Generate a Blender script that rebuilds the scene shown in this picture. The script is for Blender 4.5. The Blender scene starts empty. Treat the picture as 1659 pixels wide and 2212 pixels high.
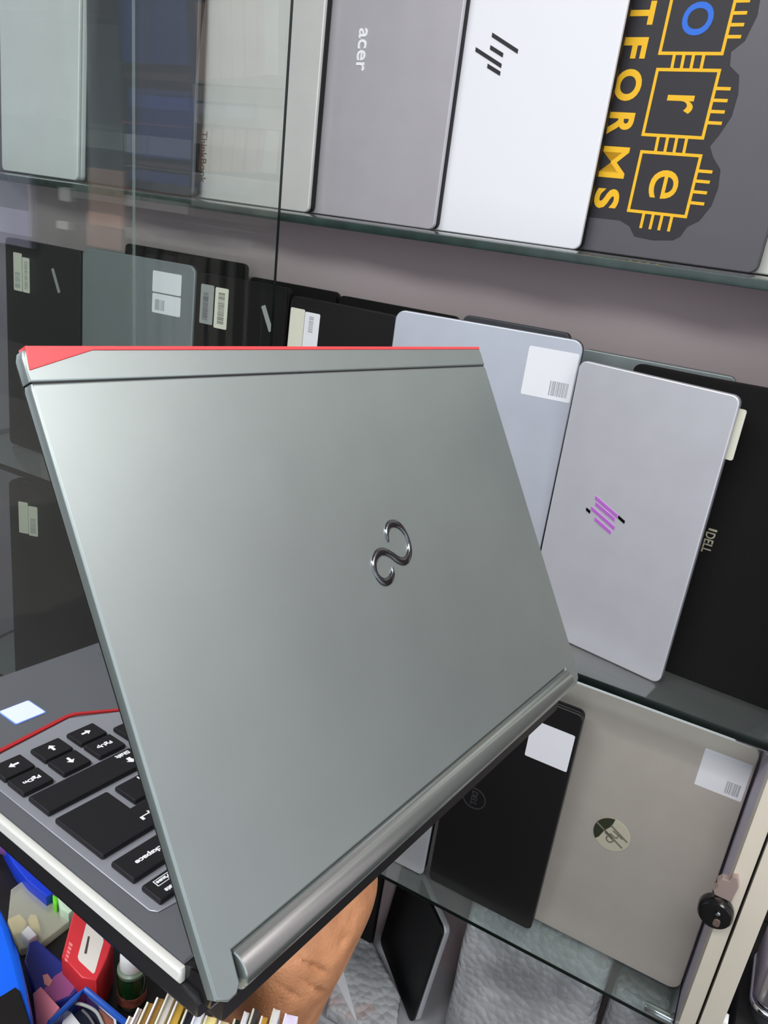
import bpy, bmesh, math, random
from mathutils import Vector as V, Matrix
random.seed(4)
C = bpy.context.scene.collection
ZO = 1.45                      # eye height above the floor
PI = math.pi

# ------------------------------------------------------------------ camera frame
RX = V((0.87165859, 0.47669328, 0.11390704))     # picture right
DN = V((0.26954314, -0.27214533, -0.92373341))   # picture down
FW = V((-0.40933824, 0.83588303, -0.36570722))   # view direction
FPX = 1700.0
def ray(px, py): return RX*((px-829.5)/FPX) + DN*((py-1106.0)/FPX) + FW
def onZ(px, py, z):
    r = ray(px, py); return r*(z/r.z)
def onY(px, py, y):
    r = ray(px, py); return r*(y/r.y)

# ------------------------------------------------------------------ materials
def lin(c):
    o = []
    for v in c:
        v /= 255.0
        o.append(v/12.92 if v <= .04045 else ((v+.055)/1.055)**2.4)
    return (*o, 1.0)
MATS = {}
def mat(name, rgb, rough=.5, metal=0., spec=.5, noise=0., nscale=60., bump=0., bscale=300., alpha=1., coat=0.):
    if name in MATS: return MATS[name]
    m = bpy.data.materials.new(name); m.use_nodes = True
    nt = m.node_tree; p = nt.nodes['Principled BSDF']
    c = lin(rgb)
    p.inputs['Base Color'].default_value = c
    p.inputs['Roughness'].default_value = rough
    p.inputs['Metallic'].default_value = metal
    p.inputs['Specular IOR Level'].default_value = spec
    p.inputs['Alpha'].default_value = alpha
    if coat: p.inputs['Coat Weight'].default_value = coat; p.inputs['Coat Roughness'].default_value = .08
    tc = nt.nodes.new('ShaderNodeTexCoord')
    if noise:
        n = nt.nodes.new('ShaderNodeTexNoise'); n.inputs['Scale'].default_value = nscale; n.inputs['Detail'].default_value = 5
        nt.links.new(tc.outputs['Object'], n.inputs['Vector'])
        r = nt.nodes.new('ShaderNodeValToRGB')
        r.color_ramp.elements[0].position = .3; r.color_ramp.elements[1].position = .7
        r.color_ramp.elements[0].color = tuple(x*(1-noise) for x in c[:3])+(1,)
        r.color_ramp.elements[1].color = tuple(min(1, x*(1+noise)) for x in c[:3])+(1,)
        nt.links.new(n.outputs['Fac'], r.inputs['Fac']); nt.links.new(r.outputs['Color'], p.inputs['Base Color'])
    if bump:
        n2 = nt.nodes.new('ShaderNodeTexNoise'); n2.inputs['Scale'].default_value = bscale; n2.inputs['Detail'].default_value = 4
        nt.links.new(tc.outputs['Object'], n2.inputs['Vector'])
        b = nt.nodes.new('ShaderNodeBump'); b.inputs['Strength'].default_value = bump; b.inputs['Distance'].default_value = .002
        nt.links.new(n2.outputs['Fac'], b.inputs['Height']); nt.links.new(b.outputs['Normal'], p.inputs['Normal'])
    MATS[name] = m; return m
def glass(name, tint, ior=1.5, rough=.0, haze=0., hazecol=(200, 210, 205)):
    m = bpy.data.materials.new(name); m.use_nodes = True; nt = m.node_tree
    nt.nodes.clear(); N = nt.nodes.new; L = nt.links.new
    out = N('ShaderNodeOutputMaterial'); tr = N('ShaderNodeBsdfTransparent'); gl = N('ShaderNodeBsdfGlossy')
    tr.inputs['Color'].default_value = lin(tint); gl.inputs['Roughness'].default_value = rough
    gl.inputs['Color'].default_value = (1, 1, 1, 1)
    fr = N('ShaderNodeFresnel'); fr.inputs['IOR'].default_value = ior
    # a ray leaving the slab meets the same reflectance as one entering it
    geo = N('ShaderNodeNewGeometry'); inv = N('ShaderNodeMix'); inv.data_type = 'FLOAT'
    inv.inputs[2].default_value = ior; inv.inputs[3].default_value = 1/ior
    L(geo.outputs['Backfacing'], inv.inputs[0]); L(inv.outputs[0], fr.inputs['IOR'])
    mx = N('ShaderNodeMixShader'); L(fr.outputs[0], mx.inputs[0]); L(tr.outputs[0], mx.inputs[1]); L(gl.outputs[0], mx.inputs[2])
    last = mx
    if haze:
        df = N('ShaderNodeBsdfDiffuse'); df.inputs['Color'].default_value = lin(hazecol)
        m2 = N('ShaderNodeMixShader'); m2.inputs[0].default_value = haze
        L(mx.outputs[0], m2.inputs[1]); L(df.outputs[0], m2.inputs[2]); last = m2
    L(last.outputs[0], out.inputs['Surface'])
    MATS[name] = m; return m
def emit(name, rgb, s):
    m = bpy.data.materials.new(name); m.use_nodes = True; p = m.node_tree.nodes['Principled BSDF']
    p.inputs['Base Color'].default_value = lin(rgb); p.inputs['Emission Color'].default_value = lin(rgb); p.inputs['Emission Strength'].default_value = s
    return m

# ------------------------------------------------------------------ mesh helpers
def tag(o, label=None, cat=None, group=None, kind=None):
    if label: o['label'] = label
    if cat: o['category'] = cat
    if group: o['group'] = group
    if kind: o['kind'] = kind
    return o
def obj(name, bm, m, parent=None, M=None, sharp=35):
    bmesh.ops.recalc_face_normals(bm, faces=bm.faces)
    for f in bm.faces: f.smooth = True
    lim = math.radians(sharp)
    for e in bm.edges:
        if len(e.link_faces) != 2: continue
        if e.calc_face_angle(0) > lim or max(len(f.verts) for f in e.link_faces) > 4: e.smooth = False
    me = bpy.data.meshes.new(name); bm.to_mesh(me); bm.free()
    for k in (m if isinstance(m, (list, tuple)) else [m]): me.materials.append(k)
    o = bpy.data.objects.new(name, me); C.objects.link(o)
    if parent: o.parent = parent
    if M is not None: o.matrix_local = M
    return o
def empty(name, M):
    o = bpy.data.objects.new(name, None); C.objects.link(o); o.empty_display_size = .02; o.matrix_world = M; return o
def frame(o, x, y, z):
    return Matrix(((x.x, y.x, z.x, o.x), (x.y, y.y, z.y, o.y), (x.z, y.z, z.z, o.z+ZO), (0, 0, 0, 1)))
def W(x, y, z): return Matrix.Translation((x, y, z+ZO))
I4 = Matrix.Identity(4)
FACE = Matrix(((1, 0, 0, 0), (0, 0, -1, 0), (0, 1, 0, 0), (0, 0, 0, 1)))    # outline xy -> x,z ; height -> -y
def add_prism(bm, pts, z0, z1, bev=0., seg=3, M=I4, mi=0):
    b = bmesh.new()
    vs = [b.verts.new((p[0], p[1], z0)) for p in pts]; f = b.faces.new(vs)
    r = bmesh.ops.extrude_face_region(b, geom=[f])
    for v in [g for g in r['geom'] if isinstance(g, bmesh.types.BMVert)]: v.co.z = z1
    if bev:
        ed = [e for e in b.edges if abs(e.verts[0].co.z-e.verts[1].co.z) < 1e-9]
        bmesh.ops.bevel(b, geom=ed, offset=bev, segments=seg, profile=.5, affect='EDGES', clamp_overlap=True)
    for f in b.faces: f.material_index = mi
    bmesh.ops.transform(b, matrix=M, verts=b.verts)
    tmp = bpy.data.meshes.new('t'); b.to_mesh(tmp); b.free(); bm.from_mesh(tmp); bpy.data.meshes.remove(tmp)
    return bm
def prism(*a, **k): return add_prism(bmesh.new(), *a, **k)
def rrect(x0, y0, x1, y1, r=.005, n=6):
    r = min(r, (x1-x0)/2.01, (y1-y0)/2.01); p = []
    for cx, cy, a0 in ((x1-r, y1-r, 0), (x0+r, y1-r, 90), (x0+r, y0+r, 180), (x1-r, y0+r, 270)):
        for i in range(n+1):
            a = math.radians(a0+90*i/n); p.append((cx+r*math.cos(a), cy+r*math.sin(a)))
    return p
def circ(cx, cy, r, n=32, ry=None): return [(cx+r*math.cos(2*PI*i/n), cy+(ry or r)*math.sin(2*PI*i/n)) for i in range(n)]
def add_box(bm, x0, y0, z0, x1, y1, z1, bev=0., M=I4, mi=0):
    return add_prism(bm, [(x0, y0), (x1, y0), (x1, y1), (x0, y1)], z0, z1, bev, 2, M, mi)
def box(*a, **k): return add_box(bmesh.new(), *a, **k)
def add_tube(bm, pts, rad, n=10, cap=True):
    pts = [V(p) for p in pts]; rings = []
    t0 = (pts[1]-pts[0]).normalized(); up = V((0, 0, 1)) if abs(t0.z) < .9 else V((1, 0, 0))
    s = t0.cross(up).normalized()
    for i, p in enumerate(pts):
        t = (pts[min(i+1, len(pts)-1)]-pts[max(i-1, 0)]).normalized()
        s = (s-t*s.dot(t)).normalized(); q = t.cross(s); r = rad[i] if isinstance(rad, (list, tuple)) else rad
        rings.append([bm.verts.new(p+s*(r*math.cos(2*PI*k/n))+q*(r*math.sin(2*PI*k/n))) for k in range(n)])
    for A, B in zip(rings, rings[1:]):
        for k in range(n): bm.faces.new((A[k], A[(k+1) % n], B[(k+1) % n], B[k]))
    if cap: bm.faces.new(rings[0][::-1]); bm.faces.new(rings[-1])
    return bm
def add_lathe(bm, prof, n=28, M=I4):
    rings = [[bm.verts.new(M @ V((r*math.cos(2*PI*k/n), r*math.sin(2*PI*k/n), z))) for k in range(n)] for r, z in prof]
    for A, B in zip(rings, rings[1:]):
        for k in range(n): bm.faces.new((A[k], A[(k+1) % n], B[(k+1) % n], B[k]))
    bm.faces.new(rings[0][::-1]); bm.faces.new(rings[-1]); return bm
def cat(pts, m=6):
    pts = [V((*p, 0)) if len(p) == 2 else V(p) for p in pts]; P = [pts[0]*2-pts[1]]+pts+[pts[-1]*2-pts[-2]]; o = []
    for i in range(1, len(P)-2):
        for j in range(m):
            t = j/m; a, b, c, d = P[i-1:i+3]
            o.append(.5*((2*b)+(c-a)*t+(2*a-5*b+4*c-d)*t*t+(3*b-a-3*c+d)*t**3))
    o.append(P[-2]); return o
def text_bm(s, w, h, depth=.0004, bold=0.):
    cu = bpy.data.curves.new('txt', 'FONT'); cu.body = s; cu.size = 1; cu.offset = bold; cu.extrude = .01; cu.resolution_u = 5
    ob = bpy.data.objects.new('txt', cu); C.objects.link(ob); bpy.context.view_layer.update()
    me = bpy.data.meshes.new_from_object(ob.evaluated_get(bpy.context.evaluated_depsgraph_get()))
    bm = bmesh.new(); bm.from_mesh(me); bpy.data.objects.remove(ob); bpy.data.meshes.remove(me); bpy.data.curves.remove(cu)
    xs = [v.co.x for v in bm.verts]; ys = [v.co.y for v in bm.verts]; zs = [v.co.z for v in bm.verts]
    sx = w/(max(xs)-min(xs)) if w else None; sy = h/(max(ys)-min(ys))
    if sx is None: sx = sy
    for v in bm.verts:
        v.co = V(((v.co.x-(max(xs)+min(xs))/2)*sx, (v.co.y-(max(ys)+min(ys))/2)*sy, (v.co.z-min(zs))/(max(zs)-min(zs))*depth))
    return bm
def put(bm, M): bmesh.ops.transform(bm, matrix=M, verts=bm.verts); return bm
def on_face(x, z, rot=0., y=0.):       # a flat drawing laid on the front (y = 0) of a standing lid
    return Matrix.Translation((x, -y, z)) @ FACE @ Matrix.Rotation(rot, 4, 'Z')
R90 = -PI/2

# ------------------------------------------------------------------ palette
M_wall = mat('lilac_wall', (190, 170, 172), .8, noise=.04, nscale=3)
M_panel = mat('lilac_panel', (196, 188, 204), .55)
M_cream = mat('cream_aluminium', (226, 216, 198), .35, spec=.4)
M_gap = mat('gap_black', (14, 12, 12), .7)
M_black = mat('black_plastic', (20, 18, 19), .5, spec=.35, noise=.12, nscale=400)
M_blackg = mat('black_gloss', (12, 12, 13), .2)
M_blackm = mat('black_matt', (21, 19, 18), .75, spec=.2, noise=.15, nscale=300)
M_paper = mat('label_paper', (236, 236, 240), .6, spec=.2)
M_cpaper = mat('label_cream', (226, 224, 206), .6, spec=.2)
M_grey = mat('label_grey', (160, 162, 160), .6, spec=.2)
M_ink = mat('barcode_ink', (150, 152, 156), .7, spec=.1)
M_inkd = mat('dark_ink', (92, 92, 94), .7, spec=.1)
M_chrome = mat('chrome', (205, 208, 212), .12, 1.)
M_yellow = mat('print_yellow', (250, 194, 48), .55, spec=.2)
M_bluep = mat('print_blue', (62, 120, 225), .55, spec=.2)
M_glass_shelf = glass('shelf_glass', (243, 249, 247), haze=.07, hazecol=(205, 214, 210))  # pale diffuse haze stands in for bright reflections on the shelves
M_glass_door = glass('door_glass', (251, 253, 252), 1.5, haze=.002)
M_edge = mat('glass_edge_green', (38, 54, 49), .25, spec=.6, noise=.35, nscale=40)
M_edged = mat('glass_edge_dark', (14, 24, 21), .3, spec=.4, noise=.35, nscale=40)
M_edgep = mat('glass_edge_pale', (150, 168, 160), .2, spec=.5, alpha=.45)

# ------------------------------------------------------------------ the room
def struct(name, bm, m, sharp=35): return tag(obj(name, bm, m, sharp=sharp), kind='structure')
M_floor = mat('floor_tile', (84, 80, 77), .4, noise=.1, nscale=4)
M_ceil = mat('ceiling_white', (225, 225, 222), .8)
B = bmesh.new(); add_box(B, -6, -2.5, -1.55+ZO, 3, 1.2, -1.45+ZO); struct('floor', B, M_floor)
B = bmesh.new(); add_box(B, -3.2, -1.25, 1.2+ZO, 3, 1.2, 1.3+ZO); struct('ceiling', B, M_ceil)
B = bmesh.new(); add_box(B, -3.2, 1.02, -1.45+ZO, 3, 1.12, 1.2+ZO); struct('wall_back', B, M_wall)
# what stands across the street, seen mirrored in the glass door
M_fac = mat('facade_dim', (32, 31, 29), .8, noise=.1, nscale=3)
B = bmesh.new(); add_box(B, -8.5, -2.5, -2.6+ZO, -1.5, -2.4, 2.2+ZO); struct('wall_opposite', B, M_fac)
NF = [0]
def fac(px0, py0, px1, py1, m, d=.03):
    NF[0] += 1; q = []
    for px, py in ((px0, py0), (px1, py1)):
        r = ray(px, py); k = (.785+2.4+.785)/r.y; q.append((r.x*k, r.z*k))
    x0, x1 = sorted((q[0][0], q[1][0])); z0, z1 = sorted((q[0][1], q[1][1]))
    B = bmesh.new(); add_box(B, x0, -2.4, z0+ZO, x1, -2.4+d, z1+ZO); struct('trim_%d' % NF[0], B, m)
fm = lambda n, c: mat('street_'+n, c, .7, noise=.08, nscale=5)
f_white, f_light, f_grey, f_dark = fm('white', (235, 235, 232)), fm('light', (190, 188, 185)), fm('grey', (125, 128, 126)), fm('shade', (62, 58, 58))
fac(287, -200, 425, 92, f_dark, .05); fac(287, 95, 423, 275, fm('blue', (40, 84, 185)), .05)
fac(287, 276, 423, 300, fm('brown', (120, 90, 80)), .05); fac(300, 302, 423, 345, fm('blue_two', (85, 105, 185)), .06); fac(287, 356, 423, 370, fm('red', (200, 92, 80)), .07); fac(287, 373, 423, 420, f_light, .06)
fac(430, -200, 625, 60, f_white, .05); fac(430, 62, 625, 110, f_grey, .05); fac(430, 112, 625, 178, f_light, .05)
for x in (445, 470, 495, 520, 548, 574): fac(x, 182, x+17, 300, fm('shutter', (196, 140, 104)), .05)
fac(590, 180, 612, 300, f_white, .06); fac(430, 303, 625, 420, f_light, .05); fac(440, 330, 560, 365, fm('pale_blue', (160, 175, 200)), .07)
fac(287, 424, 625, 470, fm('sill', (150, 146, 142)), .05); fac(340, 474, 560, 486, f_grey, .06); fac(287, 488, 625, 512, fm('sill', (150, 146, 142)), .05)
for i in range(10): fac(297+i*32, 530, 309+i*32, 1400, fm('rib', (88, 84, 82)), .05)
fac(-80, -200, 272, 195, f_dark, .3); fac(170, 198, 282, 400, fm('green_grey', (120, 130, 124)), .05); fac(-80, 405, 84, 528, fm('lilac', (176, 172, 196)), .05); fac(204, 422, 280, 525, fm('tan', (196, 150, 128)), .05); fac(140, 450, 165, 475, f_white, .05)

# ceiling lamps of the shop
def lamp(name, label, x, y, sx, sy, power, rgb=(1, 1, 1)):
    r = empty('ceiling_light', W(x, y, 1.2)); tag(r, label, 'ceiling light')
    obj('housing', box(-sx/2-.03, -sy/2-.03, -.02, sx/2+.03, sy/2+.03, 0, .004), M_cream, r)
    obj('diffuser', box(-sx/2, -sy/2, -.028, sx/2, sy/2, -.0205), emit('diffuser_glow', (255, 255, 255), 2.0), r)
    l = bpy.data.lights.new('lamp', 'AREA'); l.shape = 'RECTANGLE'; l.size = sx; l.size_y = sy; l.energy = power; l.color = rgb
    o = bpy.data.objects.new('lamp', l); C.objects.link(o); o.parent = r; o.location = (0, 0, -.035)
lamp('a', 'wide white ceiling panel in front of the glass cabinet', -.45, -.65, 1.9, .5, 38)
lamp('b', 'square white ceiling panel out to the right over the aisle', 1.0, .52, .7, .7, 22)

# ------------------------------------------------------------------ cabinet
F = .80
cab = empty('display_cabinet', W(-.58, .9, -1.45)); tag(cab, 'tall lilac display cabinet with cream aluminium front frame, filled with laptops', 'cabinet')
def cabpart(name, bm, m): return obj(name, put(bm, Matrix.Translation((.58, -.9, 1.45))), m, cab)
cabpart('back_panel', box(-1.27, 1.0, -1.45, .1045, 1.012, 1.0), M_wall)
cabpart('side_panel', box(-1.27, .797, -1.45, -1.25, 1.0, 1.0), M_panel)
cabpart('side_panel', box(.0845, .797, -1.45, .1045, 1.0, 1.0), M_panel)
cabpart('bottom_panel', box(-1.25, .80, -1.27, .0845, 1.0, -1.25), mat('liner_grey', (190, 190, 194), .6))
cabpart('plinth', box(-1.25, .82, -1.45, .0845, .84, -1.27), M_gap)
# cream uprights at the right end
cabpart('door_stile', box(.0845, .768, -1.42, .1005, .7965, 1.0, .0015), M_cream)
cabpart('shadow_gap', box(.1005, .776, -1.42, .1035, .7965, 1.0), M_gap)
cabpart('frame_upright', box(.1035, .766, -1.45, .1250, .7965, 1.0, .0015), M_cream)
def shelf(z, t, label, em):
    bm = bmesh.new(); add_box(bm, -1.2495, F, z-t, .084, .985, z, .0006)
    for f in bm.faces:
        if abs(f.normal.z) < .9: f.material_index = 1
    return tag(obj('glass_shelf', put(bm, Matrix.Translation((0, 0, ZO))), [M_glass_shelf, em]), label, 'shelf', 'glass shelves of the cabinet')
Z1, Z2, Z3 = -.0265, -.4695, -.893
shelf(Z1, .009, 'uppermost glass shelf with a dark green front edge, under the white laptop', M_edge)
shelf(Z2, .0105, 'middle glass shelf with a thick dark edge, under the laptop with the purple logo', M_edged)
shelf(Z3, .006, 'lowest glass shelf, under the taupe laptop with the round logo', M_edged)
def pin(x, y, z, label):
    r = empty('shelf_support', W(.0845, y, z)); tag(r, label, 'shelf support', 'chrome shelf supports')
    bm = bmesh.new(); add_lathe(bm, [(.0045, 0), (.0068, .001), (.0068, .034), (.006, .036)], 20, Matrix.Rotation(-PI/2, 4, 'Y')); obj('peg', bm, M_chrome, r)
    bm = bmesh.new(); add_lathe(bm, [(.009, 0), (.009, .003), (.0085, .0036)], 20, Matrix.Rotation(-PI/2, 4, 'Y')); obj('collar', bm, M_chrome, r)
pin(0, .822, Z3-.0133, 'chrome shelf support peg at the lower right corner of the taupe laptop')
pin(0, .822, Z2-.0178, 'chrome shelf support peg at the right picture edge under the black laptop')

# sliding glass doors
def door(x0, x1, y, z0, z1, label, em):
    r = empty('glass_door', W((x0+x1)/2, y, z0)); tag(r, label, 'glass door', 'sliding glass doors')
    bm = bmesh.new(); w = (x1-x0)/2
    add_box(bm, -w, -.0025, 0, w, .0025, z1-z0, .0005)
    for f in bm.faces:
        if abs(f.normal.y) < .9: f.material_index = 1
    obj('pane', bm, [M_glass_door, em], r)
door(-1.245, -.5635, .786, -1.262, .98, 'sliding glass door whose dark edge runs down above the open laptop', M_edged)
door(-1.245, -.778, .777, -1.262, .98, 'outer sliding glass door at the far left, overlapping the other pane', M_edgep)
cabpart('door_track', box(-1.25, .768, -1.28, .0840, .7965, -1.2625), M_cream)

# lock with its key on the right door stile
lk = onY(1546, 1966, .762); r = empty('door_lock', W(lk.x, .768, lk.z)); tag(r, 'round black cabinet lock with a brass-pink tab, on the cream upright', 'lock')
bm = bmesh.new(); add_lathe(bm, [(.0172, 0), (.0180, .002), (.0180, .012), (.0160, .0155), (.010, .0165), (.005, .0160)], 36, Matrix.Rotation(PI/2, 4, 'X')); obj('lock_body', bm, M_blackg, r)
bm = prism(rrect(-.004, -.013, .003, -.003, .003), 0, .0012, .0003, 2, Matrix.Translation((.004, -.0162, .002)) @ FACE); obj('keyhole_plate', bm, mat('dull_brass', (150, 130, 118), .35, .7), r)
bm = bmesh.new(); add_lathe(bm, [(.0025, 0), (.0025, .0015), (.0018, .002)], 14, Matrix.Translation((.002, -.0160, .006)) @ Matrix.Rotation(PI/2, 4, 'X')); obj('rivet', bm, M_chrome, r)
bm = prism([(-.006, .018), (.011, .018), (.013, .040), (.009, .052), (.004, .050), (.003, .043), (-.004, .042), (-.008, .036), (-.006, .030), (-.009, .024)], -.004, .006, .001, 2, FACE); obj('latch_tab', bm, mat('pink_metal', (190, 168, 160), .35, .5), r)

# ------------------------------------------------------------------ closed laptops standing on their short side
def lap(name, label, P, z, lid, base, t=.017, lt=.0055, r=.008, group=None, gap=.0012, hinge=True):
    X, Y, yaw, lean, w, h = P
    if z == Z1: t = .0155
    ex = V((math.cos(yaw), -math.sin(yaw), 0)); n = V((math.sin(yaw), math.cos(yaw), 0)); zz = V((0, 0, 1))
    ez = zz*math.cos(lean)+n*math.sin(lean); ey = n*math.cos(lean)-zz*math.sin(lean)
    o = V((X, Y, z+.0003+max(0, t*math.sin(lean))))-ex*w
    root = empty('laptop', frame(o, ex, ey, ez)); tag(root, label, 'laptop', group)
    l = obj('lid', prism(rrect(0, 0, w, h, r), 0, -lt, .0014, 3, FACE @ Matrix.Translation((0, 0, 0))), lid, root)
    obj('base', prism(rrect(.0006, .0006, w-.0006, h-.0006, r), -lt-gap, -t, .002, 3, FACE), base, root)
    bm = bmesh.new(); add_box(bm, .004, lt-.0005, .03, .0075, lt+gap+.0005, h-.03); obj('hinge', bm, M_gap, root)
    return root
def sticker(root, x0, z0, x1, z1, m=None, rot=0., bars=None, name='price_sticker', r=.002, ink=None):
    w, h = x1-x0, z1-z0
    s = obj(name, prism(rrect(-w/2, -h/2, w/2, h/2, r), .00005, .00035, 0), m or M_paper, root, on_face((x0+x1)/2, (z0+z1)/2, rot, .0))
    if bars:
        bx0, bz0, bx1, bz1, vert = bars; bm = bmesh.new(); rnd = random.Random(int(x0*1e5)); p = 0.
        L = (bz1-bz0)*h if vert else (bx1-bx0)*w
        while p < L-.0006:
            b = rnd.choice((.0004, .0007, .001))
            if vert: q = rrect(-w/2+bx0*w, -h/2+bz0*h+p, -w/2+bx1*w, -h/2+bz0*h+min(L, p+b), .00001, 1)
            else: q = rrect(-w/2+bx0*w+p, -h/2+bz0*h, -w/2+bx0*w+min(L, p+b), -h/2+bz1*h, .00001, 1)
            add_prism(bm, q, .00036, .00042); p += b+rnd.choice((.0005, .0008, .0011))
        obj('barcode', bm, ink or M_ink, s)
    return s
def bar(root, name, pts, wd, m, d=.0006):
    bm = bmesh.new()
    for (x0, z0), (x1, z1) in pts:
        a = V((x0, z0)); b = V((x1, z1)); t = (b-a).normalized(); s = V((0, 1))*wd/2
        add_prism(bm, [a-s, b-s, b+s, a+s], .0, d, .0, 2, FACE)
    return obj(name, bm, m, root)
S = lambda n, rgb, rough=.38, metal=.35, **k: mat(n, rgb, rough, metal, noise=.03, nscale=25, **k)

G1 = 'laptops on the uppermost shelf'; G2 = 'laptops on the middle shelf'; G2b = 'laptops tucked behind the middle shelf row'; G3 = 'laptops on the lowest shelf'
# uppermost shelf
q = lap('p', 'pale silver laptop at the far left of the uppermost shelf, behind both panes', (-1.032, .9145, .11, .0497, .2, .345), Z1, S('pale_silver', (250, 250, 250), .4, .1), mat('white_plastic', (235, 238, 238), .4), group=G1)
q = lap('p', 'dark grey laptop behind the glass door, second from the left on the uppermost shelf', (-.8006, .9086, .11, .018, .235, .345), Z1, S('graphite', (98, 98, 104), .3), M_black, group=G1)
q = lap('p', 'light silver laptop behind the dark glass door edge, with lettering down its side', (-.6059, .908, .11, .012, .235, .345), Z1, S('warm_silver', (210, 208, 204), .38, .2), M_black, group=G1)
obj('lettering', text_bm('ThinkBook', .066, .0115), M_inkd, q, on_face(.0395, .053, R90))
q = lap('p', 'mauve grey laptop with a small chrome name, left of the white laptop', (-.4232, .903, .11, .0125, .235, .345), Z1, S('mauve_grey', (186, 182, 187), .36, .3), M_black, group=G1)
obj('chrome_name', text_bm('acer', .045, .0125, .0007, .012), mat('name_silver', (250, 250, 250), .25, .1), q, on_face(.1025, .1885, R90))
q = lap('p', 'white laptop with four slanted black bars as its logo', (-.2437, .8974, .11, .012, .235, .345), Z1, mat('white_lid', (238, 238, 242), .4, .0), M_black, group=G1)
bar(q, 'slanted_logo', [((.0885, .2065), (.123, .1905)), ((.0885, .1945), (.1058, .1868)), ((.0705, .1925), (.1058, .1765)), ((.0885, .1765), (.1058, .1690))], .0042, mat('logo_black', (45, 45, 48), .35), .0005)
q = lap('p', 'dark charcoal laptop with a yellow and blue chip print, rightmost dark one above', (-.0624, .8971, .11, .0379, .235, .345), Z1, S('charcoal', (92, 89, 95), .42, .1), M_black, group=G1)
dec = obj('print_patch', prism([(.040, .2435), (.172, .2435), (.1735, .226), (.168, .205), (.158, .196), (.160, .184), (.171, .176), (.1745, .160), (.1738, .140), (.167, .124), (.1605, .1125), (.166, .103), (.1762, .092), (.1785, .075), (.1764, .058), (.1685, .043), (.158, .036), (.1535, .026), (.147, .0215), (.126, .019), (.1058, .0205), (.098, .030), (.0861, .0348), (.053, .0344), (.046, .040)], .0001, .0003, 0), mat('print_black', (52, 50, 54), .5, spec=.3), q, on_face(0, 0))
def glyph(s, x0, z0, x1, z1, m, bold=.02): # reading downwards, tops to the right
    obj('printed_letter', text_bm(s, abs(z1-z0), abs(x1-x0), .0003, bold), m, dec, Matrix.Translation(((x0+x1)/2, (z0+z1)/2, .0003)) @ Matrix.Rotation(R90, 4, 'Z'))
for s, x0, z1, x1, z0 in (('T', .0475, .2405, .0748, .2195), ('F', .0480, .2085, .0745, .1892), ('O', .0490, .1797, .0775, .1500), ('R', .0500, .1392, .0778, .1170), ('M', .0518, .1063, .0802, .0758), ('S', .0528, .0650, .0804, .0447)):
    glyph(s, x0, z0, x1, z1, M_yellow, .010 if s == 'M' else .035)
glyph('o', .1039, .2098, .1336, .2388, M_bluep, .0); glyph('r', .1071, .1405, .1345, .1570, M_yellow, .01); glyph('e', .1093, .0600, .1388, .0876, M_yellow, .0)
bm = bmesh.new(); lw = .0030; lh = [.0006]
def ln(x0, z0, x1, z1):
    a, b = V((x0, z0)), V((x1, z1)); t = (b-a).normalized(); s = V((-t.y, t.x))*lw/2; a = a-t*lw/2; b = b+t*lw/2
    lh[0] += 3e-6; add_prism(bm, [a-s, b-s, b+s, a+s], .0003, lh[0])
for x0, x1, z0, z1 in ((.0890, .1500, .1942, .2425), (.0905, .1515, .1195, .1796), (.0932, .1540, .0455, .1032)):
    ln(x0, z0, x1, z0); ln(x0, z0, x0, z1); ln(x1, z0, x1, z1)
    if z1 < .24: ln(x0, z1, x1, z1)
for xs, z0, z1 in (((.1046, .1141, .1236, .1335), .1800, .1940), ((.1075, .1172, .1266, .1365), .1035, .1192), ((.1105, .1205, .1300, .1402), .0310, .0452)):
    for x in xs: ln(x, z0, x-.0005 if z0 > .05 else x, z1)
for zs, x0, x1 in (((.2385, .2285, .2187, .2086), .150, .1622), ((.1640, .1536, .1436, .1335), .1515, .1648), ((.0893, .0798, .0697, .0592), .154, .1676)):
    for zz_ in zs: ln(x0, zz_, x1, zz_)
obj('chip_outline', bm, M_yellow, dec)
q = lap('p', 'white laptop showing only a sliver at the upper right picture edge', (.080, .9025, .11, .0379, .19, .345), Z1, mat('ivory_lid', (226, 226, 218), .4), M_black, group=G1)

# middle shelf, front row
q = lap('p', 'black laptop with a cream label at the far left of the middle shelf', (-.9991, .8733, .0175, .0436, .1748, .3452), Z2, M_black, M_blackm, group=G2)
sticker(q, .020, .2645, .0405, .324, M_cpaper, bars=(.15, .08, .75, .5, 1), ink=M_ink); sticker(q, .0415, .2645, .0585, .319, M_cpaper, bars=(.3, .1, .7, .9, 1))
obj('grey_bar', prism(rrect(-.003, -.019, .003, .019, .001), 0, .0005), M_grey, q, on_face(.120, .2935, .42))  # tilted grey bar on the lid
q = lap('p', 'mid grey laptop with two white labels, behind the glass door', (-.7745, .8754, -.0662, .0436, .2071, .3534), Z2, S('mid_grey', (142, 148, 150)), M_black, group=G2, r=.012)
sticker(q, .1332, .3085, .1845, .338); sticker(q, .1338, .279, .1847, .3065, bars=(.1, .15, .45, .7, 0))
q = lap('p', 'black laptop with a grey and a white label, left of the dark pane edge', (-.6235, .8849, -.0322, .0436, .1534, .3455), Z2, M_blackm, M_black, group=G2)
sticker(q, .0100, .2765, .0330, .331, M_grey, bars=(.2, .1, .6, .8, 1), ink=M_inkd); sticker(q, .0355, .274, .058, .330, M_cpaper, bars=(.25, .12, .75, .88, 1), ink=M_inkd)
obj('grey_bar', prism(rrect(-.0035, -.018, .0035, .018, .001), 0, .0005), M_grey, q, on_face(.125, .301, .46))  # second tilted grey bar, slightly wider
q = lap('p', 'black laptop with twin cream labels, right of the dark pane edge', (-.4532, .885, .0332, .0436, .1692, .3372), Z2, M_black, M_blackm, group=G2, r=.010)
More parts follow.
